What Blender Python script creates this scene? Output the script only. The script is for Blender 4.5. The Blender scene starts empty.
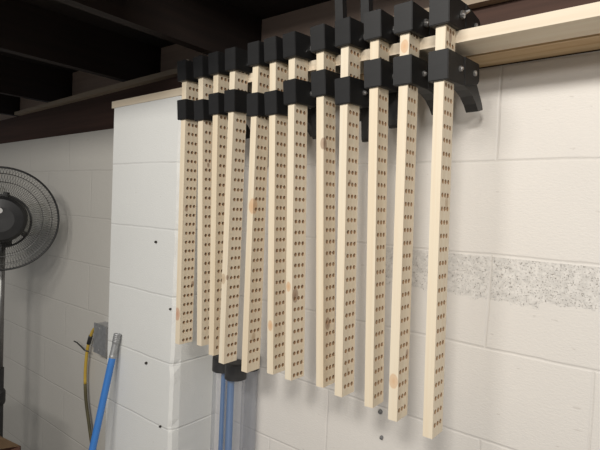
import bpy, bmesh, math, random
from mathutils import Vector, Matrix
random.seed(7)
sc = bpy.context.scene
col = sc.collection
ZC = 1.508            # camera height above the floor; heights below are measured from the camera's level
def Z(z): return z + ZC

# ------------------------------------------------------------------ materials
def new_mat(name):
    m = bpy.data.materials.new(name); m.use_nodes = True
    nt = m.node_tree
    for n in list(nt.nodes): nt.nodes.remove(n)
    out = nt.nodes.new('ShaderNodeOutputMaterial')
    b = nt.nodes.new('ShaderNodeBsdfPrincipled')
    nt.links.new(b.outputs[0], out.inputs[0])
    return m, nt, b, out
def N(nt, t, **kw):
    n = nt.nodes.new(t)
    for k, v in kw.items():
        if k.startswith('i_'):
            key = k[2:]
            key = int(key) if key.isdigit() else key.replace('_', ' ')
            n.inputs[key].default_value = v
        else: setattr(n, k, v)
    return n
def ramp(nt, fac, stops, interp='LINEAR'):
    r = nt.nodes.new('ShaderNodeValToRGB'); r.color_ramp.interpolation = interp
    els = r.color_ramp.elements
    while len(els) < len(stops): els.new(0.5)
    for e, (p, c) in zip(els, stops):
        e.position = p
        e.color = (c, c, c, 1) if isinstance(c, (int, float)) else (*c, 1)
    nt.links.new(fac, r.inputs[0]); return r.outputs[0]
def mixc(nt, fac, a, b):
    n = nt.nodes.new('ShaderNodeMix'); n.data_type = 'RGBA'
    for sock, v in ((n.inputs[0], fac), (n.inputs[6], a), (n.inputs[7], b)):
        if hasattr(v, 'is_output'): nt.links.new(v, sock)
        elif isinstance(v, (int, float)): sock.default_value = v
        else: sock.default_value = (*v, 1)
    return n.outputs[2]
def math_(nt, op, a, b=None, c=None, clamp=False):
    n = nt.nodes.new('ShaderNodeMath'); n.operation = op; n.use_clamp = clamp
    for i, v in enumerate((a, b, c)):
        if v is None: continue
        if hasattr(v, 'is_output'): nt.links.new(v, n.inputs[i])
        else: n.inputs[i].default_value = v
    return n.outputs[0]
def objco(nt, scale=(1,1,1), loc=(0,0,0)):
    tc = nt.nodes.new('ShaderNodeTexCoord'); mp = nt.nodes.new('ShaderNodeMapping')
    mp.inputs['Scale'].default_value = scale; mp.inputs['Location'].default_value = loc
    nt.links.new(tc.outputs['Object'], mp.inputs[0]); return mp.outputs[0]
def noise(nt, vec, scale, detail=4, rough=.55):
    n = N(nt, 'ShaderNodeTexNoise', i_Scale=scale, i_Detail=detail, i_Roughness=rough)
    nt.links.new(vec, n.inputs['Vector']); return n.outputs['Fac']
def bump(nt, b, h, strength, dist):
    n = N(nt, 'ShaderNodeBump', i_Strength=strength, i_Distance=dist)
    nt.links.new(h, n.inputs['Height']); nt.links.new(n.outputs[0], b.inputs['Normal']); return n
def plain(name, c1, c2=None, rough=.5, metal=0, scale=20, bs=0, stretch=(1,1,1)):
    m, nt, b, _ = new_mat(name)
    v = objco(nt, stretch)
    f = noise(nt, v, scale)
    nt.links.new(mixc(nt, ramp(nt, f, [(.3, 0), (.7, 1)]), c1, c2 or c1), b.inputs['Base Color'])
    b.inputs['Roughness'].default_value = rough; b.inputs['Metallic'].default_value = metal
    if bs: bump(nt, b, f, bs, .002)
    return m

def wood(name, c1, c2, axis='z', knots=(), rough=.6, seed=0, knotcol=(.30,.14,.06), ring=60):
    """grain stretched along one axis; knots = (x, y, z, radius, colour) in object space"""
    m, nt, b, _ = new_mat(name)
    s = {'x': (1.2, ring, ring), 'y': (ring, 1.2, ring), 'z': (ring, ring, 1.2)}[axis]
    v = objco(nt, s, (seed*3.7, seed*1.3, seed*2.1))
    f = noise(nt, v, 1.6, 5, .6)
    colr = mixc(nt, ramp(nt, f, [(.36, 0), (.66, 1)]), c1, c2)
    tc = nt.nodes.new('ShaderNodeTexCoord')
    for (kx, ky, kz, r, kc) in knots:
        sub = N(nt, 'ShaderNodeVectorMath', operation='SUBTRACT'); nt.links.new(tc.outputs['Object'], sub.inputs[0])
        sub.inputs[1].default_value = (kx, ky, kz)
        mul = N(nt, 'ShaderNodeVectorMath', operation='MULTIPLY'); nt.links.new(sub.outputs[0], mul.inputs[0])
        mul.inputs[1].default_value = (1, 1, .62)
        ln = N(nt, 'ShaderNodeVectorMath', operation='LENGTH'); nt.links.new(mul.outputs[0], ln.inputs[0])
        d = math_(nt, 'DIVIDE', ln.outputs['Value'], r)
        d = math_(nt, 'ADD', d, math_(nt, 'MULTIPLY', math_(nt, 'SUBTRACT', f, .5), .5))
        a = ramp(nt, d, [(.0, .8), (.6, .55), (.8, .62), (1.08, 0)])
        colr = mixc(nt, a, colr, kc)
    nt.links.new(colr, b.inputs['Base Color'])
    b.inputs['Roughness'].default_value = rough
    bump(nt, b, f, .12, .001)
    return m

def block_mat(name, base, xoff, blockw=.4064, bare=False, dirt=.22):
    """painted concrete block: courses of .2032, faint recessed joints, orange-peel paint, optional bare patch"""
    m, nt, b, _ = new_mat(name)
    tc = nt.nodes.new('ShaderNodeTexCoord')
    sep = N(nt, 'ShaderNodeSeparateXYZ'); nt.links.new(tc.outputs['Object'], sep.inputs[0])
    wob = noise(nt, tc.outputs['Object'], 9, 3)
    wz = math_(nt, 'MULTIPLY', math_(nt, 'SUBTRACT', wob, .5), .006)
    xx = math_(nt, 'ADD', math_(nt, 'ADD', sep.outputs[0], xoff + blockw*40), wz)
    zz = math_(nt, 'ADD', math_(nt, 'ADD', sep.outputs[2], .0024), wz)
    cmb = N(nt, 'ShaderNodeCombineXYZ'); nt.links.new(xx, cmb.inputs[0]); nt.links.new(zz, cmb.inputs[1])
    def brick(mort, smooth):
        k = N(nt, 'ShaderNodeTexBrick', offset=.5, offset_frequency=2, squash=1.0)
        k.inputs['Scale'].default_value = 1; k.inputs['Mortar Size'].default_value = mort
        k.inputs['Mortar Smooth'].default_value = smooth; k.inputs['Brick Width'].default_value = blockw
        k.inputs['Row Height'].default_value = .2032
        k.inputs['Color1'].default_value = (0,0,0,1); k.inputs['Color2'].default_value = (1,1,1,1)
        nt.links.new(cmb.outputs[0], k.inputs['Vector']); return k
    kb = brick(.0045, .9); kf = brick(.0014, .5)
    big = noise(nt, tc.outputs['Object'], 3.2, 4)
    peel = noise(nt, objco(nt, (1, 1, 2.2)), 130, 4, .65)
    fine = noise(nt, objco(nt), 420, 2, .5)
    colr = mixc(nt, ramp(nt, big, [(.3, 0), (.72, 1)]), tuple(c*.955 for c in base), base)
    colr = mixc(nt, math_(nt, 'MULTIPLY', kb.outputs['Color'], .0), colr, colr)
    # grime that has settled in stretches of the joints
    patch = ramp(nt, noise(nt, tc.outputs['Object'], 6, 3), [(.46, .15), (.62, 1)])
    colr = mixc(nt, math_(nt, 'MULTIPLY', math_(nt, 'MULTIPLY', kf.outputs['Fac'], patch), dirt), colr, (.33, .30, .26))
    # scattered small scuffs
    sc_ = ramp(nt, noise(nt, objco(nt, (1, 1, 3)), 38, 2, .4), [(.745, 0), (.775, 1)])
    colr = mixc(nt, math_(nt, 'MULTIPLY', sc_, .35), colr, (.42, .38, .34))
    hgt = math_(nt, 'ADD', math_(nt, 'MULTIPLY', kb.outputs['Fac'], -.6), math_(nt, 'MULTIPLY', peel, .32))
    hgt = math_(nt, 'ADD', hgt, math_(nt, 'MULTIPLY', big, .3))
    if bare:
        # strip where the paint never reached: x from -.58 on, upper half of one course, stepped lower edge
        edge = math_(nt, 'MULTIPLY', math_(nt, 'SUBTRACT', noise(nt, tc.outputs['Object'], 45, 4, .7), .5), .035)
        step = math_(nt, 'MULTIPLY', math_(nt, 'GREATER_THAN', sep.outputs[0], -.21), .009)
        lo = math_(nt, 'ADD', step, Z(-.186))
        up = math_(nt, 'LESS_THAN', sep.outputs[2], Z(-.092))
        dn = math_(nt, 'GREATER_THAN', math_(nt, 'ADD', sep.outputs[2], edge), lo)
        rt = math_(nt, 'GREATER_THAN', math_(nt, 'ADD', sep.outputs[0], edge), -.58)
        msk = math_(nt, 'MULTIPLY', math_(nt, 'MULTIPLY', up, dn), rt)
        msk = math_(nt, 'MULTIPLY', msk, math_(nt, 'SUBTRACT', 1.0, math_(nt, 'MULTIPLY', kb.outputs['Fac'], .9)))
        vo = N(nt, 'ShaderNodeTexVoronoi', i_Scale=210.0); nt.links.new(tc.outputs['Object'], vo.inputs['Vector'])
        sp = noise(nt, tc.outputs['Object'], 300, 3, .7)
        spk = ramp(nt, sp, [(.58, 0), (.70, 1)])
        grey = mixc(nt, ramp(nt, noise(nt, tc.outputs['Object'], 90, 3), [(.4, 0), (.62, 1)]), (.58, .56, .53), (.70, .675, .64))
        grey = mixc(nt, spk, grey, (.26, .23, .20))
        colr = mixc(nt, math_(nt, 'MULTIPLY', msk, .92), colr, grey)
        hgt = math_(nt, 'SUBTRACT', hgt, math_(nt, 'MULTIPLY', math_(nt, 'MULTIPLY', msk, spk), .8))
    nt.links.new(colr, b.inputs['Base Color'])
    b.inputs['Roughness'].default_value = .62
    bump(nt, b, hgt, .55, .004)
    return m

M = {}
PAINT = (.70, .675, .635)
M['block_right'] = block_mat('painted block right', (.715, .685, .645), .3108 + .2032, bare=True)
M['block_left_shaded'] = block_mat('painted block left shaded', (.58, .56, .515), 2.20 + .2032, dirt=.18)  # same paint as the right wall, shade put into a darker base
M['block_pillar'] = block_mat('painted block pillar', (.74, .745, .725), 7.3, blockw=30.0, dirt=.3)
M['concrete_floor'] = plain('concrete floor', (.30, .28, .25), (.38, .36, .33), .8, scale=5, bs=.2)
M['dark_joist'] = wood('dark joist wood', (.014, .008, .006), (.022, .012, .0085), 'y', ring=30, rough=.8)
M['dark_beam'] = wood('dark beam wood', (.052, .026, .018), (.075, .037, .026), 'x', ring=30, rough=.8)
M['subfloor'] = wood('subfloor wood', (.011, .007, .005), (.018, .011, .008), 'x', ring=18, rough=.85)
M['rim'] = wood('rim board wood', (.56, .42, .34), (.64, .49, .40), 'x', ring=25, rough=.8)
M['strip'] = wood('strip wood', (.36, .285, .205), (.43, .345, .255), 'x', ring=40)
M['ledge'] = wood('ledge pine', (.74, .65, .51), (.69, .575, .43), 'x', ring=45,
                  knots=((.1,.06,.0,.02,(.40,.22,.10)),))
M['ledge_back'] = wood('ledge pine back', (.60, .45, .27), (.42, .26, .12), 'x', ring=26, seed=3,
                  knots=((.72,.03,.0,.03,(.28,.14,.05)), (.86,.06,0,.022,(.3,.15,.06)), (1.05,.05,0,.026,(.3,.15,.06))))
M['drilled'] = plain('drilled grain with shade', (.36, .22, .12), (.46, .30, .17), .8, scale=200)  # end grain, browned further to stand in for shade inside the holes
M['black'] = plain('black printed plastic', (.0065, .0065, .007), (.010, .010, .0105), .55, scale=60, bs=.05, stretch=(1,1,6))
M['lever'] = plain('black lever plastic', (.014, .014, .015), (.02, .02, .02), .5, scale=60, bs=.05)
M['zinc'] = plain('zinc plated steel', (.80, .79, .77), (.70, .69, .68), .42, metal=1, scale=80)
M['galv'] = plain('galvanised steel', (.30, .305, .31), (.42, .425, .43), .5, metal=.6, scale=70)
M['boxsteel'] = plain('brushed box steel', (.40, .40, .41), (.55, .55, .56), .5, metal=.5, scale=45, bs=.05)
M['blue'] = plain('blue fibreglass', (.035, .17, .50), (.05, .20, .56), .42, scale=12)
M['bluerod'] = plain('blue rod', (.035, .14, .34), (.045, .165, .38), .5, scale=12)
M['cap'] = plain('black rubber cap', (.018, .018, .02), (.03, .03, .03), .5, scale=40)
M['yellow'] = plain('yellow cord jacket', (.58, .40, .06), (.50, .33, .05), .55, scale=30)
M['cord_dark'] = plain('dark cord jacket', (.06, .055, .03), (.12, .10, .04), .55, scale=30)
M['tape'] = plain('black tape', (.02, .02, .02), (.035, .035, .03), .5, scale=30)
M['fan_black'] = plain('fan black plastic', (.012, .012, .013), (.02, .02, .02), .4, scale=30)
M['fan_wire'] = plain('fan wire enamel', (.03, .03, .03), (.045, .045, .04), .4, scale=30)
M['fan_pole'] = plain('fan pole tube', (.17, .165, .16), (.22, .215, .21), .35, metal=.6, scale=30)
M['hub_glint'] = plain('fan badge', (.55, .55, .54), (.62, .62, .6), .3, scale=30)
M['card'] = plain('brown card', (.10, .045, .03), (.14, .065, .045), .8, scale=14, bs=.1)
M['card_flap'] = plain('tan card flap', (.32, .20, .11), (.38, .25, .14), .8, scale=14, bs=.1)
M['nail'] = plain('dark nail head', (.035, .03, .028), (.06, .05, .045), .5, metal=.5, scale=90)
M['anchor'] = plain('grey anchor plug', (.13, .13, .135), (.20, .20, .20), .6, scale=90)

def thin_clear(name, tint, diff, refl):
    m, nt, b, out = new_mat(name)
    tr = N(nt, 'ShaderNodeBsdfTransparent'); tr.inputs[0].default_value = (*tint, 1)
    gl = N(nt, 'ShaderNodeBsdfGlossy'); gl.inputs['Roughness'].default_value = .12
    df = N(nt, 'ShaderNodeBsdfDiffuse'); df.inputs[0].default_value = (.60, .61, .64, 1)
    fr = N(nt, 'ShaderNodeLayerWeight', i_Blend=.28)
    streak = noise(nt, objco(nt, (90, 90, 2)), 1.0, 3)
    m1 = N(nt, 'ShaderNodeMixShader'); nt.links.new(tr.outputs[0], m1.inputs[1]); nt.links.new(df.outputs[0], m1.inputs[2])
    nt.links.new(math_(nt, 'MULTIPLY', ramp(nt, streak, [(.35, .4), (.7, 1.2)]), diff), m1.inputs[0])
    m2 = N(nt, 'ShaderNodeMixShader'); nt.links.new(m1.outputs[0], m2.inputs[1]); nt.links.new(gl.outputs[0], m2.inputs[2])
    nt.links.new(math_(nt, 'MULTIPLY', fr.outputs['Facing'], refl), m2.inputs[0])
    nt.links.new(m2.outputs[0], out.inputs[0]); return m
M['clear'] = thin_clear('clear plastic tube', (.875, .885, .91), .17, .45)
M['blade'] = thin_clear('smoky fan blade', (.80, .80, .76), .22, .4)

# ------------------------------------------------------------------ mesh helpers
def link(name, me, mat, parent=None, smooth=False):
    o = bpy.data.objects.new(name, me); col.objects.link(o)
    if mat and not me.materials: me.materials.append(mat)
    if parent: o.parent = parent
    if smooth:
        for p in me.polygons: p.use_smooth = True
    return o
def from_bm(name, bm, mat, parent=None, smooth=False, bevel=0, segs=2):
    if bevel:
        bmesh.ops.bevel(bm, geom=[e for e in bm.edges if e.calc_face_angle(0) > .5], offset=bevel, segments=segs,
                        affect='EDGES', clamp_overlap=True)
    bmesh.ops.recalc_face_normals(bm, faces=bm.faces[:])
    me = bpy.data.meshes.new(name); bm.to_mesh(me); bm.free()
    o = link(name, me, mat, parent, smooth)
    return o
def box(bm, x0, x1, y0, y1, z0, z1):
    v = [bm.verts.new(p) for p in ((x0,y0,z0),(x1,y0,z0),(x1,y1,z0),(x0,y1,z0),(x0,y0,z1),(x1,y0,z1),(x1,y1,z1),(x0,y1,z1))]
    for f in ((0,3,2,1),(4,5,6,7),(0,1,5,4),(1,2,6,5),(2,3,7,6),(3,0,4,7)): bm.faces.new([v[i] for i in f])
    return v
def prism_x(bm, pts, x0, x1):
    a = [bm.verts.new((x0, y, z)) for y, z in pts]; b = [bm.verts.new((x1, y, z)) for y, z in pts]
    n = len(pts)
    bm.faces.new(a); bm.faces.new(b[::-1])
    for i in range(n): bm.faces.new((a[i], b[i], b[(i+1) % n], a[(i+1) % n]))
def prism_y(bm, pts, y0, y1):
    a = [bm.verts.new((x, y0, z)) for x, z in pts]; b = [bm.verts.new((x, y1, z)) for x, z in pts]
    n = len(pts)
    bm.faces.new(a); bm.faces.new(b[::-1])
    for i in range(n): bm.faces.new((a[i], b[i], b[(i+1) % n], a[(i+1) % n]))
def tube(bm, pts, r, segs=8, cap=True, closed=False):
    pts = [Vector(p) for p in pts]; rings = []; n = len(pts)
    rr = r if isinstance(r, (list, tuple)) else [r]*n
    up = None
    for i, p in enumerate(pts):
        a = pts[(i-1) % n] if (closed or i) else p
        b = pts[(i+1) % n] if (closed or i < n-1) else p
        t = (b - a).normalized()
        if up is None:
            up = Vector((0,0,1)) if abs(t.z) < .9 else Vector((1,0,0))
        s = t.cross(up).normalized(); u = s.cross(t).normalized(); up = u
        rings.append([bm.verts.new(p + (s*math.cos(2*math.pi*k/segs) + u*math.sin(2*math.pi*k/segs))*rr[i]) for k in range(segs)])
    m = n if closed else n-1
    for i in range(m):
        A, B = rings[i], rings[(i+1) % n]
        for k in range(segs): bm.faces.new((A[k], A[(k+1) % segs], B[(k+1) % segs], B[k]))
    if cap and not closed:
        bm.faces.new(rings[0][::-1]); bm.faces.new(rings[-1])
def lathe(bm, prof, segs=32, axis='z'):
    rings = []
    for r, h in prof:
        if r < 1e-6: rings.append([bm.verts.new((0,0,h))])
        else: rings.append([bm.verts.new((r*math.cos(2*math.pi*k/segs), r*math.sin(2*math.pi*k/segs), h)) for k in range(segs)])
    for A, B in zip(rings, rings[1:]):
        for k in range(segs):
            k2 = (k+1) % segs
            if len(A) == 1 and len(B) == 1: continue
            if len(A) == 1: bm.faces.new((A[0], B[k], B[k2]))
            elif len(B) == 1: bm.faces.new((A[k], A[k2], B[0]))
            else: bm.faces.new((A[k], A[k2], B[k2], B[k]))
def smoothpath(pts, n=8):
    P = [Vector(p) for p in pts]; out = []
    for i in range(len(P)-1):
        p0, p1, p2, p3 = P[max(i-1,0)], P[i], P[i+1], P[min(i+2, len(P)-1)]
        for k in range(n):
            t = k/n
            out.append(.5*((2*p1)+(-p0+p2)*t+(2*p0-5*p1+4*p2-p3)*t*t+(-p0+3*p1-3*p2+p3)*t**3))
    out.append(P[-1]); return out
def tag(o, label=None, cat=None, group=None, kind=None):
    if label: o['label'] = label
    if cat: o['category'] = cat
    if group: o['group'] = group
    if kind: o['kind'] = kind
    return o
def empty(name, loc, rot=(0,0,0)):
    o = bpy.data.objects.new(name, None); o.empty_display_size = .05; col.objects.link(o)
    o.location = loc; o.rotation_euler = rot; return o
def struct(o, label, cat): return tag(o, label, cat, kind='structure')

# ------------------------------------------------------------------ the setting
WY = 1.071            # face of the main block wall
PY = .893             # face of the pillar
def plate_z(x): return .3235 + .0107*x      # underside of the ledge boards (they run slightly out of level)

bm = bmesh.new(); box(bm, -4.2, 3.2, -4.0, 1.30, -.12, 0)
struct(from_bm('floor', bm, M['concrete_floor']), 'grey concrete basement floor', 'floor')
bm = bmesh.new()
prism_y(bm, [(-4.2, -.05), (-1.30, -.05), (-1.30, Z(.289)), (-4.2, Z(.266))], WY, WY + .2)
struct(from_bm('wall_left', bm, M['block_left_shaded']), 'painted concrete block wall behind the fan', 'wall')
bm = bmesh.new()
prism_y(bm, [(-1.30, -.05), (3.2, -.05), (3.2, Z(.3555)), (-1.165, Z(.3095)), (-1.30, Z(.300))], WY, WY + .2)
struct(from_bm('wall_right', bm, M['block_right']), 'white painted concrete block wall behind the clamps', 'wall')
# pillar: slightly ragged right-hand arris
bm = bmesh.new()
def pillar():
    xs0, xs1 = -1.535, -1.163
    zs = [-.05 + i*(Z(.3062)+.05)/90 for i in range(91)]
    rnd = random.Random(3); st = {'v': 0}
    L = []
    for z in zs:
        st['v'] = st['v']*.86 + rnd.uniform(-1, 1)*.4; w_ = st['v']
        j = lambda a: rnd.uniform(-a, a)*.25
        row = [(xs0, WY+.001), (xs0 + j(.0015), PY+.012), (xs0+.010 + j(.0015), PY)]
        d = abs(((z + .1016) % .2032) - .1016)
        nick = .0035 if d < .010 else 0
        row += [(xs1-.011 - nick + .0028*w_ + j(.003), PY), (xs1-.003 - nick + .0022*w_ + j(.002), PY+.010 + .002*w_), (xs1 + j(.001), PY+.03), (xs1, WY+.001)]
        L.append([bm.verts.new((x, y, z + (0.0107*(x+1.535) if z == zs[-1] else 0))) for x, y in row])
    for A, B in zip(L, L[1:]):
        for k in range(len(A)): bm.faces.new((A[k], A[(k+1) % len(A)], B[(k+1) % len(A)], B[k]))
    bm.faces.new(L[-1]); bm.faces.new(L[0][::-1])
pillar()
struct(from_bm('wall_pillar', bm, M['block_pillar']), 'white painted block pillar standing out from the wall', 'wall')
# ceiling over this side: subfloor, dark joists, rim board, dark beam on the wall
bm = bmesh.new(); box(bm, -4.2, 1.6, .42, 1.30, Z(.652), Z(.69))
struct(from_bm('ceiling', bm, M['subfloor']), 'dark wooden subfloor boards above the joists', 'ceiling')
bm = bmesh.new(); box(bm, -4.2, 1.6, 1.25, 1.288, Z(.47), Z(.652))
struct(from_bm('rim_board', bm, M['rim']), 'tan wooden rim board closing the joist bays', 'board')
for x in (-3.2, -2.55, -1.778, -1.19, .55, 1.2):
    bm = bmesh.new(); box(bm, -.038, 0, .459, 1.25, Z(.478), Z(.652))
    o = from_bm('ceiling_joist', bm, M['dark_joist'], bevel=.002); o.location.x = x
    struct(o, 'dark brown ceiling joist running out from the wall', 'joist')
bm = bmesh.new(); box(bm, -4.2, -.9, .42, .4585, Z(.478), Z(.652))  # header added out of view to shade the ledge's left end
struct(from_bm('shade_header', bm, M['dark_joist'], bevel=.002), 'added dark header, out of view, shading the upper left', 'beam')
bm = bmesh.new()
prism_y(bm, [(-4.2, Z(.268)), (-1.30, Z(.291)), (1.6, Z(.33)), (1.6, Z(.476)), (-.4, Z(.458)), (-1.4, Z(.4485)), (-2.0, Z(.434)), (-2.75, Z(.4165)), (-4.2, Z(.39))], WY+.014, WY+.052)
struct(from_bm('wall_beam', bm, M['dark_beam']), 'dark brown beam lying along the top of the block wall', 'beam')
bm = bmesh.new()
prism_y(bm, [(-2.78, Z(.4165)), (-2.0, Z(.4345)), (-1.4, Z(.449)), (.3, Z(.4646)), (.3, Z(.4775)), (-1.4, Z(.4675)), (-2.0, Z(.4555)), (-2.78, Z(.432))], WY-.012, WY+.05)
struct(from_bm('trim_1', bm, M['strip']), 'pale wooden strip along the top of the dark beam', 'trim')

# ------------------------------------------------------------------ ledge boards
def ledge(name, x0, x1, y0, y1, th, mat, label):
    ang = math.atan(.0107)
    o = empty_mesh = None
    bm = bmesh.new(); box(bm, 0, x1-x0, 0, y1-y0, 0, th)
    o = from_bm(name, bm, mat, bevel=.0015)
    o.location = (x0, y0, Z(plate_z(x0))); o.rotation_euler = (0, -ang, 0)
    return tag(o, label, 'board')
ledge('ledge_board', -1.541, 1.3, .8925, .977, .0225, M['ledge'],
      'long pale pine board on top of the pillar that the clamps grip')
ledge('backing_board', -1.535, 1.3, .988, 1.068, .035, M['ledge_back'],
      'knotty brown board against the wall behind the pale ledge board')

# ------------------------------------------------------------------ bar clamps
BW, BD = .019, .046
BY = .845             # front face of the bars
PITCH = .0252
def bar_mesh(z0, z1, zfirst, yc, mat):
    """bar with rows of three drilled holes through its wide faces; z0 bottom, z1 top"""
    V, F = [], []
    idx = {}
    def v(x, y, z):
        k = (round(x, 6), round(y, 6), round(z, 6))
        if k not in idx: idx[k] = len(V); V.append((x, y, z))
        return idx[k]
    hx = BW/2; hp = .0125; r = .0045; S = 16; hc = hp/2
    rows = []
    z = zfirst
    while z < z1 - .02: rows.append(z); z += PITCH
    def quad(sx, y0, y1, za, zb):
        if y1-y0 < 1e-6 or zb-za < 1e-6: return
        q = [v(sx*hx, y0, za), v(sx*hx, y1, za), v(sx*hx, y1, zb), v(sx*hx, y0, zb)]
        F.append(q if sx > 0 else q[::-1])
    ya, yb = yc - 1.5*hp, yc + 1.5*hp
    for sx in (1, -1):
        prev = z0
        for zr in rows:
            quad(sx, 0, BD, prev, zr - hc)
            quad(sx, 0, ya, zr-hc, zr+hc); quad(sx, yb, BD, zr-hc, zr+hc)
            for c in range(3):
                cy = ya + hp*(c+.5)
                inner, outer = [], []
                for k in range(S):
                    a = 2*math.pi*k/S + math.pi/S*0
                    ca, sa = math.cos(a), math.sin(a)
                    m = max(abs(ca), abs(sa))
                    inner.append(v(sx*hx, cy + r*ca, zr + r*sa))
                    outer.append(v(sx*hx, cy + hc*ca/m, zr + hc*sa/m))
                for k in range(S):
                    k2 = (k+1) % S
                    q = [inner[k], outer[k], outer[k2], inner[k2]]
                    F.append(q if sx > 0 else q[::-1])
            prev = zr + hc
        quad(sx, 0, BD, prev, z1)
    n_face = len(F)
    for zr in rows:
        for c in range(3):
            cy = ya + hp*(c+.5)
            for k in range(S):
                a, b = 2*math.pi*k/S, 2*math.pi*(k+1)/S
                F.append([v(hx, cy+r*math.cos(a), zr+r*math.sin(a)), v(hx, cy+r*math.cos(b), zr+r*math.sin(b)),
                          v(-hx, cy+r*math.cos(b), zr+r*math.sin(b)), v(-hx, cy+r*math.cos(a), zr+r*math.sin(a))])
    n_hole = len(F)
    F.append([v(-hx,0,z0), v(hx,0,z0), v(hx,0,z1), v(-hx,0,z1)])
    F.append([v(hx,BD,z0), v(-hx,BD,z0), v(-hx,BD,z1), v(hx,BD,z1)])
    F.append([v(-hx,BD,z0), v(hx,BD,z0), v(hx,0,z0), v(-hx,0,z0)])
    F.append([v(-hx,0,z1), v(hx,0,z1), v(hx,BD,z1), v(-hx,BD,z1)])
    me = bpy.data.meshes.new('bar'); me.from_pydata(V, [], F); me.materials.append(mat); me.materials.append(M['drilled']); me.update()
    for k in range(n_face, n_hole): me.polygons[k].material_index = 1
    return me

HJ = .054
XJ = .0192
def jaw_bm(sgn, hx):
    """one jaw; grip face at z = 0, body towards sgn; sleeve round the bar and an arm reaching back"""
    bm = bmesh.new()
    y0, y1 = -.009, .070
    h0, h1 = -.0003, BD + .0003; w = BW/2 + .0003
    z0, z1 = (0, HJ) if sgn > 0 else (-HJ, 0)
    def loop(z, xs, ya, yb): return [bm.verts.new(p) for p in ((-xs,ya,z),(xs,ya,z),(xs,yb,z),(-xs,yb,z))]
    A, B = loop(z0, hx, y0, y1), loop(z1, hx, y0, y1)
    a, b = loop(z0, w, h0, h1), loop(z1, w, h0, h1)
    for k in range(4):
        k2 = (k+1) % 4
        bm.faces.new((A[k], A[k2], B[k2], B[k])); bm.faces.new((a[k2], a[k], b[k], b[k2]))
        bm.faces.new((A[k2], A[k], a[k], a[k2])); bm.faces.new((B[k], B[k2], b[k2], b[k]))
    return bm
def arm_bm(sgn):
    bm = bmesh.new()
    pts = [(.0695, 0), (.142, 0), (.146, sgn*.006), (.146, sgn*.034), (.138, sgn*.041), (.0695, sgn*.0525)]
    prism_x(bm, pts, -XJ-.0012, XJ+.0012)
    return bm
def tail_bm(sgn, kind):
    bm = bmesh.new()
    if kind == 'curved':
        front = [(.075, .0515), (.100, .056), (.124, .065), (.144, .078), (.158, .092)]
        back = [(.186, .086), (.178, .072), (.164, .056), (.146, .036), (.12, .034), (.075, .036)]
        pts = [(y, sgn*z) for y, z in front + back]
        prism_x(bm, pts, -.0105, .0150)
    else:
        L = .126 if kind == 'strap' else .19
        pts = [(.080, .034), (.080, L-.006), (.083, L), (.094, L), (.097, L-.006), (.099, .034)]
        prism_x(bm, [(y, sgn*z) for y, z in pts], -.0105, .0105)
    return bm
def bolt_bm(y, z, r, hx, stick):
    bm = bmesh.new()
    tube(bm, [(-hx-.004, y, z), (hx+stick, y, z)], r, 10)
    tube(bm, [(-hx-.0045, y, z), (-hx+.0002, y, z)], r*2.0, 6)
    return bm
def nut_bm(y, z, r, hx, wings):
    bm = bmesh.new()
    tube(bm, [(hx-.0002, y, z), (hx+.0042, y, z)], r*1.9, 6)
    if wings:
        for s in (1, -1):
            c = Vector((hx+.004, y + s*r*2.0, z + s*r*1.4))
            tube(bm, [(hx+.002, y + s*r*1.2, z + s*r*.8), c, (hx+.010, y + s*r*2.9, z + s*r*2.1)], [r*.9, r*.8, r*.55], 8)
    return bm

proto = {}
def jaw_parts(sgn, tail, wings, parent, name):
    key = (sgn,)
    if key not in proto:
        bm = jaw_bm(sgn, XJ)
        bmesh.ops.bevel(bm, geom=[e for e in bm.edges if e.calc_length() > .03 and max(abs(v.co.x) for v in e.verts) > .015], offset=.0012, segments=2, affect='EDGES', clamp_overlap=True)
        bmesh.ops.recalc_face_normals(bm, faces=bm.faces[:]); me = bpy.data.meshes.new('jaw'); bm.to_mesh(me); bm.free()
        me.materials.append(M['black']); proto[key] = me
    j = link(name, proto[key], None, parent)
    j.rotation_euler.x = math.radians(3.5)
    def sub(nm, k, mk, mat, bev=0):
        if k not in proto:
            bm = mk()
            if bev: bmesh.ops.bevel(bm, geom=[e for e in bm.edges if e.calc_face_angle(0) > .4], offset=bev, segments=2, affect='EDGES', clamp_overlap=True)
            bmesh.ops.recalc_face_normals(bm, faces=bm.faces[:]); me = bpy.data.meshes.new(nm); bm.to_mesh(me); bm.free()
            me.materials.append(mat); proto[k] = me
        return link(nm, proto[k], None, j)
    sub('jaw_arm', ('arm', sgn), lambda: arm_bm(sgn), M['black'], .0012)
    if tail: sub('lever', ('tail', sgn, tail), lambda: tail_bm(sgn, tail), M['lever'], .0012)
    zc = sgn*HJ*.5
    yb = .050 if sgn > 0 else .046
    sub('bolt', ('bolt', sgn), lambda: bolt_bm(yb, zc, .0026, XJ, .007), M['zinc'])
    sub('nut', ('nut', sgn, wings), lambda: nut_bm(yb, zc, .0043 if sgn > 0 else .0028, XJ, wings), M['zinc'])
    sub('bolt', ('bolt2', sgn), lambda: bolt_bm(.118, sgn*.023, .003, XJ+.001, .005), M['zinc'])
    sub('nut', ('nut2', sgn), lambda: nut_bm(.118, sgn*.023, .003, XJ+.001, False), M['zinc'])
    return j

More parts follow.
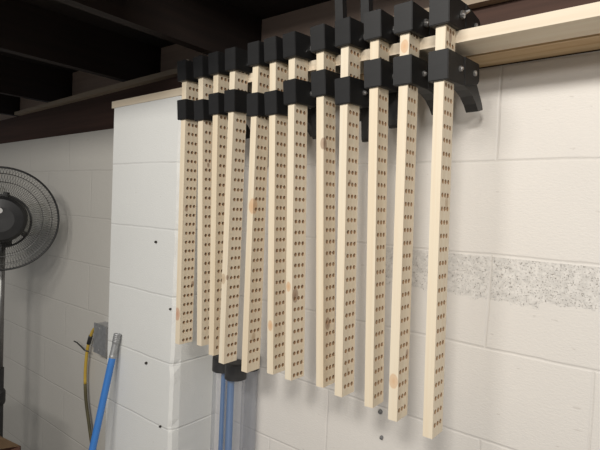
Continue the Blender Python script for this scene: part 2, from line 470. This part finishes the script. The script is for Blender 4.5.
# x and height of each bar near the top and at its foot, top of lower jaw, first hole row, hole column offset
P_ = (.50, .22, .13); O_ = (.62, .34, .15); D_ = (.22, .10, .05); G_ = (.46, .33, .20)
clamps = [
 # xt,     zt,   xb,      zb,    lower jaw top, first row, yc,  lower lever, upper lever, knots (x,y,height,r,colour)
 (-1.0898, .225, -1.0832, -.4025, .2800, .0105, .57, 'strap',  None,   [(-.004,.0,-.318,.017,P_), (.0095,.012,-.02,.008,D_), (.0095,.041,-.235,.008,D_)],
  'leftmost wooden bar clamp of the row, pink knot low on its front'),
 (-1.0167, .220, -.9900, -.3870, .2720, .020, .55, 'curved', None,   [(.0095,.02,.10,.006,D_)],
  'second wooden bar clamp from the left, its bar short at the foot'),
 (-.9585,  .223, -.9416, -.4020, .2830, .020, .55, 'strap', None,   [(.0095,.030,-.17,.007,O_)],
  'third wooden bar clamp from the left, right of the short-footed one'),
 (-.9002,  .222, -.9020, -.4144, .2850, .021, .60, 'strap', None,   [(-.004,.0,-.195,.012,G_), (.009,.002,-.19,.006,D_)],
  'fourth wooden bar clamp from the left, foot just left of the black tube caps'),
 (-.8196,  .207, -.8188, -.4161, .2680, .026, .50, 'curved', None,   [(.006,.004,-.005,.017,O_), (.0095,.019,-.33,.010,G_)],
  'fifth wooden bar clamp from the left, foot in front of the black tube cap'),
 (-.7591,  .202, -.7337, -.3994, .2660, .015, .50, 'curved', None,   [(.000,.0,-.285,.011,O_), (.0095,.020,-.31,.006,G_)],
  'sixth wooden bar clamp from the left, first one hanging clear of the tubes'),
 (-.7021,  .214, -.6771, -.3984, .2850, .010, .50, 'strap',  None,   [(.0095,.011,-.205,.015,D_), (-.002,.0,-.185,.010,O_)],
  'seventh wooden bar clamp from the left, dark knot two thirds down its drilled face'),
 (-.6206,  .200, -.5889, -.3915, .2945, .014, .57, 'curved', 'long', [(.0085,.004,.137,.012,D_), (.0095,.016,-.255,.013,D_)],
  'eighth wooden bar clamp from the left, brown knot near the top of its bar'),
 (-.5594,  .194, -.5397, -.3981, .2713, .020, .52, 'strap', 'long', [(.0095,.015,.055,.005,D_), (.0095,.02,-.345,.005,G_)],
  'fourth wooden bar clamp from the right, left of the knot-free bar'),
 (-.4896,  .220, -.4668, -.3999, .2975, .021, .50, 'strap', None,   [],
  'third wooden bar clamp from the right, clean bar without knots'),
 (-.4258,  .231, -.4127, -.4105, .2947, .020, .45, 'curved', None,   [(.000,.0,.314,.012,O_), (.000,.0,-.333,.013,(.62,.38,.20)), (.0095,.036,-.285,.009,D_)],
  'second wooden bar clamp from the right, orange knots on its narrow front'),
 (-.3544,  .230, -.3399, -.4198, .2935, .023, .48, 'curved', None,   [(.0095,.030,.017,.011,G_), (.0095,.022,.325,.011,D_)],
  'rightmost wooden bar clamp of the row, nearest the camera and longest in view'),
]
for i, (xt, zt, xb, zb, lj, fr, yc, ltail, utail, knots, label) in enumerate(clamps):
    a = math.atan2(xt - xb, zt - zb)
    ca = math.cos(a)
    zo = plate_z(xt) + .0225                      # top of the ledge board here: the upper jaw sits on it
    xo = xb + (xt - xb)*(zo - zb)/(zt - zb)
    root = empty('bar_clamp', (xo, BY, Z(zo)), (0, a, math.radians({6: -3, 11: -1.5, 8: -1.5, 9: 1}.get(i, 0))))
    tag(root, label, 'clamp', 'pegged bar clamps hanging from the ledge board')
    def lz(z): return (z - zo)/ca
    kn = [(kx, ky, lz(kz), r*.75, c) for kx, ky, kz, r, c in knots]
    t = random.random()*.12
    mat = wood('pine bar', (.775 - t*.2, .69 - t*.35, .545 - t*.5), (.735 - t*.2, .625 - t*.35, .47 - t*.5), 'z', kn, seed=i+1, ring=70, rough=.55)
    me = bar_mesh(lz(zb), HJ + .001, lz(zb) + fr, yc*BD, mat)
    link('bar', me, None, root)
    uj = jaw_parts(1, utail, True, root, 'fixed_jaw'); uj.location.z = .0004 - .0475*math.tan(math.radians(3.5))
    slid = jaw_parts(-1, ltail, False, root, 'sliding_jaw'); slid.location.z = lz(lj)

# ------------------------------------------------------------------ clear tubes in the corner
def clear_tube(x, y, r, ztop, rod, label):
    root = empty('storage_tube', (x, y, 0)); tag(root, label, 'tube', 'clear storage tubes in the corner')
    bm = bmesh.new(); S = 40
    lathe(bm, [(r, .004), (r, ztop-.004)], S)
    from_bm('tube_wall', bm, M['clear'], root, smooth=True)
    bm = bmesh.new()
    lathe(bm, [(0, ztop), (r*.86, ztop), (r+.0022, ztop-.004), (r+.0025, ztop-.046), (r+.0005, ztop-.047)], S)
    c = from_bm('end_cap', bm, M['cap'], root, smooth=False); c['label'] = 'black rubber end cap'
    bm = bmesh.new(); lathe(bm, [(0, 0), (r+.002, 0), (r+.002, .03), (r+.0005, .031)], S)
    from_bm('end_cap', bm, M['cap'], root)
    return root
clear_tube(-1.083, 1.022, .030, Z(-.474), None, 'clear plastic tube with black cap nearest the pillar')
clear_tube(-.978, .975, .0295, Z(-.459), None, 'clear plastic tube with black cap standing in the middle of three')
clear_tube(-.985, 1.043, .024, Z(-.452), None, 'clear plastic tube against the wall, rightmost of three')
def rod(x0, y0, x1, y1, ztop, r, label):
    bm = bmesh.new(); tube(bm, [(x1, y1, .006), (x0, y0, ztop)], r, 12)
    tag(from_bm('blue_rod', bm, M['bluerod'], smooth=True), label, 'rod', 'blue rods inside the clear tubes')
rod(-1.074, 1.020, -1.077, 1.018, Z(-.514), .0085, 'thin blue rod inside the clear tube nearest the pillar')
rod(-.993, .972, -.9955, .971, Z(-.517), .0105, 'thick blue rod inside the middle clear tube')

# ------------------------------------------------------------------ blue pole leaning on the pillar
top = Vector((-1.444, .8795, Z(-.452))); foot = Vector((-1.458, .664, .0))
d = (top - foot).normalized()
root = empty('blue_pole', foot); tag(root, 'blue pole with bare metal end leaning against the white pillar', 'pole')
L = (top - foot).length
q = Vector((0,0,1)).rotation_difference(d); root.rotation_mode = 'QUATERNION'; root.rotation_quaternion = q
bm = bmesh.new(); lathe(bm, [(0, .004), (.0113, .004), (.0113, L-.075), (0, L-.075)], 20)
from_bm('shaft', bm, M['blue'], root, smooth=False)
bm = bmesh.new()
prof = [(0, L-.080), (.0118, L-.080), (.0118, L-.074), (.0108, L-.070), (.0105, L-.034), (.0122, L-.027)]
for k in range(4): prof += [(.0125, L-.026+k*.0055), (.0113, L-.0235+k*.0055)]
prof += [(.0126, L-.003), (.0115, L), (.0085, L), (.008, L-.012), (0, L-.012)]
lathe(bm, prof, 20)
f = from_bm('ferrule', bm, M['galv'], root); f['label'] = 'bare metal ferrule'

# ------------------------------------------------------------------ electrical box and cord
root = empty('junction_box', (-1.815, WY, Z(-.575))); tag(root, 'grey metal electrical box on the wall behind the pillar edge', 'electrical box')
bm = bmesh.new(); box(bm, -.036, .05, -.045, 0, -.058, .058); from_bm('box_body', bm, M['boxsteel'], root, bevel=.003)
bm = bmesh.new(); box(bm, -.039, .053, -.049, -.045, -.061, .061); from_bm('cover_plate', bm, M['galv'], root, bevel=.0015)
for z in (-.045, .045):
    bm = bmesh.new(); tube(bm, [(0, -.051, z), (0, -.0485, z)], .004, 10); from_bm('screw', bm, M['zinc'], root)
bm = bmesh.new(); tube(bm, [(-.075, -.024, -.046), (-.036, -.024, -.044)], .010, 10); tube(bm, [(-.060, -.024, -.046), (-.052, -.024, -.046)], .014, 6)
from_bm('cable_clamp', bm, M['boxsteel'], root)
path = smoothpath([(-1.856, 1.046, Z(-.540)), (-1.880, 1.046, Z(-.545)), (-1.905, 1.046, Z(-.562)), (-1.930, 1.046, Z(-.605)), (-1.950, 1.046, Z(-.665)), (-1.960, 1.046, Z(-.765)),
                   (-1.948, 1.046, Z(-.871)), (-1.915, 1.046, Z(-.975)), (-1.87, 1.046, Z(-1.12)), (-1.83, 1.046, Z(-1.35)), (-1.82, 1.03, .012), (-1.78, .98, .010)], 8)
root = empty('power_cord', path[0]); tag(root, 'yellow power cord hanging down from the grey metal box', 'cord')
def part_path(nm, pts, r, mat):
    bm = bmesh.new(); tube(bm, [Vector(p) - path[0] for p in pts], r, 10); return from_bm(nm, bm, mat, root, smooth=True)
k1, k2 = 44, 0
part_path('cord_jacket', path[:44], .0064, M['yellow'])
cj = part_path('cord_jacket', path[43:], .0066, M['cord_dark']); cj['label'] = 'dark lower length of cord'
tp = part_path('tape_wrap', path[21:28], .0085, M['tape']); tp['label'] = 'black tape wrapped round the cord'
zt_ = Vector((-1.945, 1.046, Z(-.652)))
bm = bmesh.new(); tube(bm, [Vector(p) - path[0] for p in (zt_ + Vector((.012,0,-.006)), zt_ + Vector((0,-.013,0)), zt_ + Vector((-.03,-.012,.008)), zt_ + Vector((-.075,-.008,.016)), zt_ + Vector((-.105,-.006,.016)))], .0028, 6)
from_bm('cable_tie', bm, M['tape'], root)

# ------------------------------------------------------------------ pedestal fan
FC = Vector((-2.186, .79, Z(-.105)))
fdir = Vector((.92, -.39, .0)).normalized()
root = empty('pedestal_fan', (FC.x, FC.y, 0)); tag(root, 'black pedestal fan with round wire guard at the left edge', 'fan')
rotq = Vector((0,0,1)).rotation_difference(fdir)
def fanpart(nm, bm, mat, smooth=False, parent=root):
    for v in bm.verts: v.co = (rotq @ v.co) + Vector((0, 0, FC.z))
    return from_bm(nm, bm, mat, parent, smooth)
FR = .212
def guard(front):
    s = 1 if front else -1
    bm = bmesh.new()
    def prof(t):      # t 0 hub .. 1 rim
        r = .055 + (FR-.055)*t
        h = s*(.062*(1 - t**2.6)) + s*.002
        return r, h
    n = 110
    for k in range(n):
        a0 = 2*math.pi*k/n
        pts = []
        for j in range(7):
            t = j/6; r, h = prof(t); a = a0 + .20*(1-t)*s
            pts.append((r*math.cos(a), r*math.sin(a), h))
        tube(bm, pts, .0007, 3, cap=False)
    for t, rr in ((.0, .0018), (.62, .0013), (.84, .0012)):
        r, h = prof(t)
        tube(bm, [(r*math.cos(2*math.pi*k/48), r*math.sin(2*math.pi*k/48), h) for k in range(48)], rr, 5, closed=True)
    return bm
fanpart('guard', guard(True), M['fan_wire']); fanpart('guard', guard(False), M['fan_wire'])
bm = bmesh.new(); tube(bm, [(FR*math.cos(2*math.pi*k/64), FR*math.sin(2*math.pi*k/64), 0) for k in range(64)], .0042, 8, closed=True)
fanpart('guard_rim', bm, M['fan_black'], True)
bm = bmesh.new(); lathe(bm, [(0, .070), (.050, .071), (.082, .067), (.094, .058), (.095, .046), (.08, .042), (0, .042)], 40)
hub = fanpart('guard_badge', bm, M['fan_black'])
bm = bmesh.new(); lathe(bm, [(0, .0735), (.011, .073), (.012, .070), (0, .070)], 20)
for v in bm.verts: v.co += Vector((-.034, .012, -.002))
fanpart('glint_disc', bm, M['hub_glint'], parent=hub)  # pale disc painted in for the highlight on the dark hub
bm = bmesh.new(); lathe(bm, [(0, .03), (.03, .03), (.036, .022), (.036, -.02), (0, -.02)], 32); fanpart('blade_hub', bm, M['fan_black'])
bm = bmesh.new(); lathe(bm, [(0, -.025), (.078, -.03), (.094, -.045), (.096, -.085), (.082, -.135), (.05, -.155), (0, -.158)], 40)
mot = fanpart('motor_housing', bm, M['fan_black'], True)
bm = bmesh.new(); tube(bm, [((.110)*math.cos(2*math.pi*k/40)+.010, (.110)*math.sin(2*math.pi*k/40)-.006, -.045) for k in range(40)], .0045, 6, closed=True)
for k in range(3):
    a = 2*math.pi*k/3 + .5; tube(bm, [(.09*math.cos(a), .09*math.sin(a), -.045), (.112*math.cos(a), .112*math.sin(a), -.045)], .012, 8)
fanpart('guard_nut', bm, M['fan_black'], parent=root)
for k in range(3):
    bm = bmesh.new(); rows_ = []
    for j in range(9):
        t = j/8; r = .032 + .150*t
        half = .36 + .30*math.sin(math.pi*min(1, t*.9 + .12))
        row = []
        for i in range(9):
            s = i/8*2 - 1
            a = 2*math.pi*k/3 + .9 + s*half + .35*t
            rad = r*(1 - .10*t*s*s)
            row.append(bm.verts.new((rad*math.cos(a), rad*math.sin(a), s*.018*(1 - .3*t) + .004*math.cos(s*2))))
        rows_.append(row)
    for A, B in zip(rows_, rows_[1:]):
        for i in range(8): bm.faces.new((A[i], A[i+1], B[i+1], B[i]))
    for f_ in bm.faces: pass
    bmesh.ops.solidify(bm, geom=bm.faces[:], thickness=.0018)
    fanpart('blade', bm, M['blade'], True)
pb = -fdir*.095
bm = bmesh.new(); tube(bm, [(pb.x, pb.y, .03), (pb.x, pb.y, .75)], .0165, 16); from_bm('lower_pole', bm, M['fan_black'], root, smooth=True)
bm = bmesh.new(); tube(bm, [(pb.x, pb.y, .70), (pb.x, pb.y, FC.z-.09)], .0125, 16); p_ = from_bm('upper_pole', bm, M['fan_pole'], root, smooth=True); p_['label'] = 'grey upper pole'
bm = bmesh.new(); lathe(bm, [(0, .56), (.021, .56), (.024, .57), (.024, .615), (.019, .625), (0, .625)], 20)
for v in bm.verts: v.co += Vector((pb.x, pb.y, .03))
from_bm('height_collar', bm, M['fan_black'], root)
bm = bmesh.new(); box(bm, -.024, .024, -.03, .03, -.12, -.055)
for v in bm.verts: v.co += Vector((pb.x, pb.y, FC.z))
from_bm('tilt_bracket', bm, M['fan_black'], root, bevel=.006)
bm = bmesh.new(); lathe(bm, [(0, 0), (.20, 0), (.20, .012), (.17, .026), (.05, .034), (.03, .06), (0, .06)], 48)
for v in bm.verts: v.co += Vector((pb.x + .0, pb.y, 0))
from_bm('base', bm, M['fan_black'], root, smooth=False)

# ------------------------------------------------------------------ brown box at the lower left
root = empty('cardboard_box', (-1.86, .52, 0), (0, 0, .15)); tag(root, 'dark brown box with tan flaps at the lower left corner', 'box')
bm = bmesh.new(); H = Z(-.86)
for x0, x1, y0, y1 in ((-.20, .17, -.15, -.146), (-.20, .17, .146, .15), (-.20, -.196, -.15, .15), (.166, .17, -.15, .15)): box(bm, x0, x1, y0, y1, 0, H)
box(bm, -.20, .17, -.15, .15, 0, .004)
from_bm('box_body', bm, M['card'], root)
for (pts) in ([(-.20, -.15), (.17, -.15), (.15, -.02), (-.18, -.02)], [(-.20, .15), (.17, .15), (.15, .02), (-.18, .02)]):
    bm = bmesh.new()
    v = [bm.verts.new((x, y, H + (.0 if abs(y) > .1 else .028))) for x, y in pts]; bm.faces.new(v)
    bmesh.ops.solidify(bm, geom=bm.faces[:], thickness=.004)
    fl = from_bm('flap', bm, M['card_flap'], root); fl['label'] = 'tan inner face of flap'

# ------------------------------------------------------------------ small hardware on the walls
def pin(name, x, y, z, r, mat, label, cat, group, tilt=0):
    bm = bmesh.new(); tube(bm, [(0, .008, 0), (0, -.002, -tilt), (0, -.006, -tilt*1.6)], [r*.6, r, r*.85], 8)
    o = from_bm(name, bm, mat); o.location = (x, y, Z(z)); tag(o, label, cat, group)
pin('nail', -1.263, PY, -.130, .0042, M['nail'], 'dark nail head highest on the white pillar', 'nail', 'nails in the pillar')
pin('nail', -1.180, PY, -.326, .0034, M['nail'], 'dark nail head near the right edge of the pillar', 'nail', 'nails in the pillar')
pin('nail', -1.294, PY, -.518, .0045, M['nail'], 'dark nail head level with the metal end of the blue pole', 'nail', 'nails in the pillar')
pin('nail', -1.211, PY, -.696, .0036, M['nail'], 'dark nail head lowest on the white pillar', 'nail', 'nails in the pillar')
pin('wall_anchor', -.556, WY, -.504, .0060, M['anchor'], 'grey wall plug just below the third clamp from the right', 'wall plug', 'wall plugs below the clamps', .003)
pin('wall_anchor', -.549, WY, -.568, .0048, M['anchor'], 'grey wall plug lower on the wall, under the other plug', 'wall plug', 'wall plugs below the clamps', .003)

# ------------------------------------------------------------------ light
def area(name, loc, target, sx, sy, power, color):
    l = bpy.data.lights.new(name, 'AREA'); l.shape = 'RECTANGLE'; l.size = sx; l.size_y = sy; l.energy = power; l.color = color
    o = bpy.data.objects.new(name, l); col.objects.link(o); o.location = loc
    o.rotation_euler = (Vector(target) - Vector(loc)).to_track_quat('-Z', 'Y').to_euler(); return o
def tube_lamp(name, a, b, target, width, power, color):
    """long area light between two ends, turned towards the target"""
    a, b = Vector(a), Vector(b); c = (a + b)/2; xa = (b - a).normalized()
    d = Vector(target) - c; d = (d - xa*d.dot(xa)).normalized()
    za = -d; ya = za.cross(xa)
    l = bpy.data.lights.new(name, 'AREA'); l.shape = 'RECTANGLE'; l.size = (b - a).length; l.size_y = width; l.energy = power; l.color = color
    o = bpy.data.objects.new(name, l); col.objects.link(o)
    o.matrix_world = Matrix(((xa.x, ya.x, za.x, c.x), (xa.y, ya.y, za.y, c.y), (xa.z, ya.z, za.z, c.z), (0, 0, 0, 1)))
    return o
tube_lamp('unseen_light', (-.95, -1.05, Z(1.02)), (-.25, -1.05, Z(1.02)), (-.7, 1.0, Z(-.2)), .3, 30, (1.0, .955, .89))
tube_lamp('unseen_light', (.1, -1.1, Z(1.02)), (.5, -1.2, Z(1.02)), (-.7, 1.0, Z(-.2)), .22, 33, (1.0, .955, .89))
tube_lamp('unseen_light', (2.2, -3.2, Z(1.0)), (2.8, -2.8, Z(1.0)), (-.7, 1.0, Z(.2)), .3, 58, (1.0, .955, .90))  # added unseen fill that brightens the rim board
w = bpy.data.worlds.new('room'); sc.world = w; w.use_nodes = True
bg = w.node_tree.nodes['Background']; bg.inputs[0].default_value = (.95, .97, 1.0, 1); bg.inputs[1].default_value = .21

# ------------------------------------------------------------------ camera
cd = bpy.data.cameras.new('camera'); cd.sensor_width = 36; cd.lens = 36*478.47/600; cd.clip_start = .02
co = bpy.data.objects.new('camera', cd); col.objects.link(co)
r_ = Vector((.78514759, .61781856, .04293596)); u_ = Vector((-.05804124, .0043828, .99830457)); f_ = Vector((-.61658291, .78630848, -.0393001))
co.matrix_world = Matrix(((r_.x, u_.x, -f_.x, 0), (r_.y, u_.y, -f_.y, 0), (r_.z, u_.z, -f_.z, ZC), (0, 0, 0, 1)))
sc.camera = co
vs = sc.view_settings; vs.view_transform = 'Standard'; vs.look = 'None'; vs.gamma = 1; vs.use_curve_mapping = False
vs.exposure = -0.2
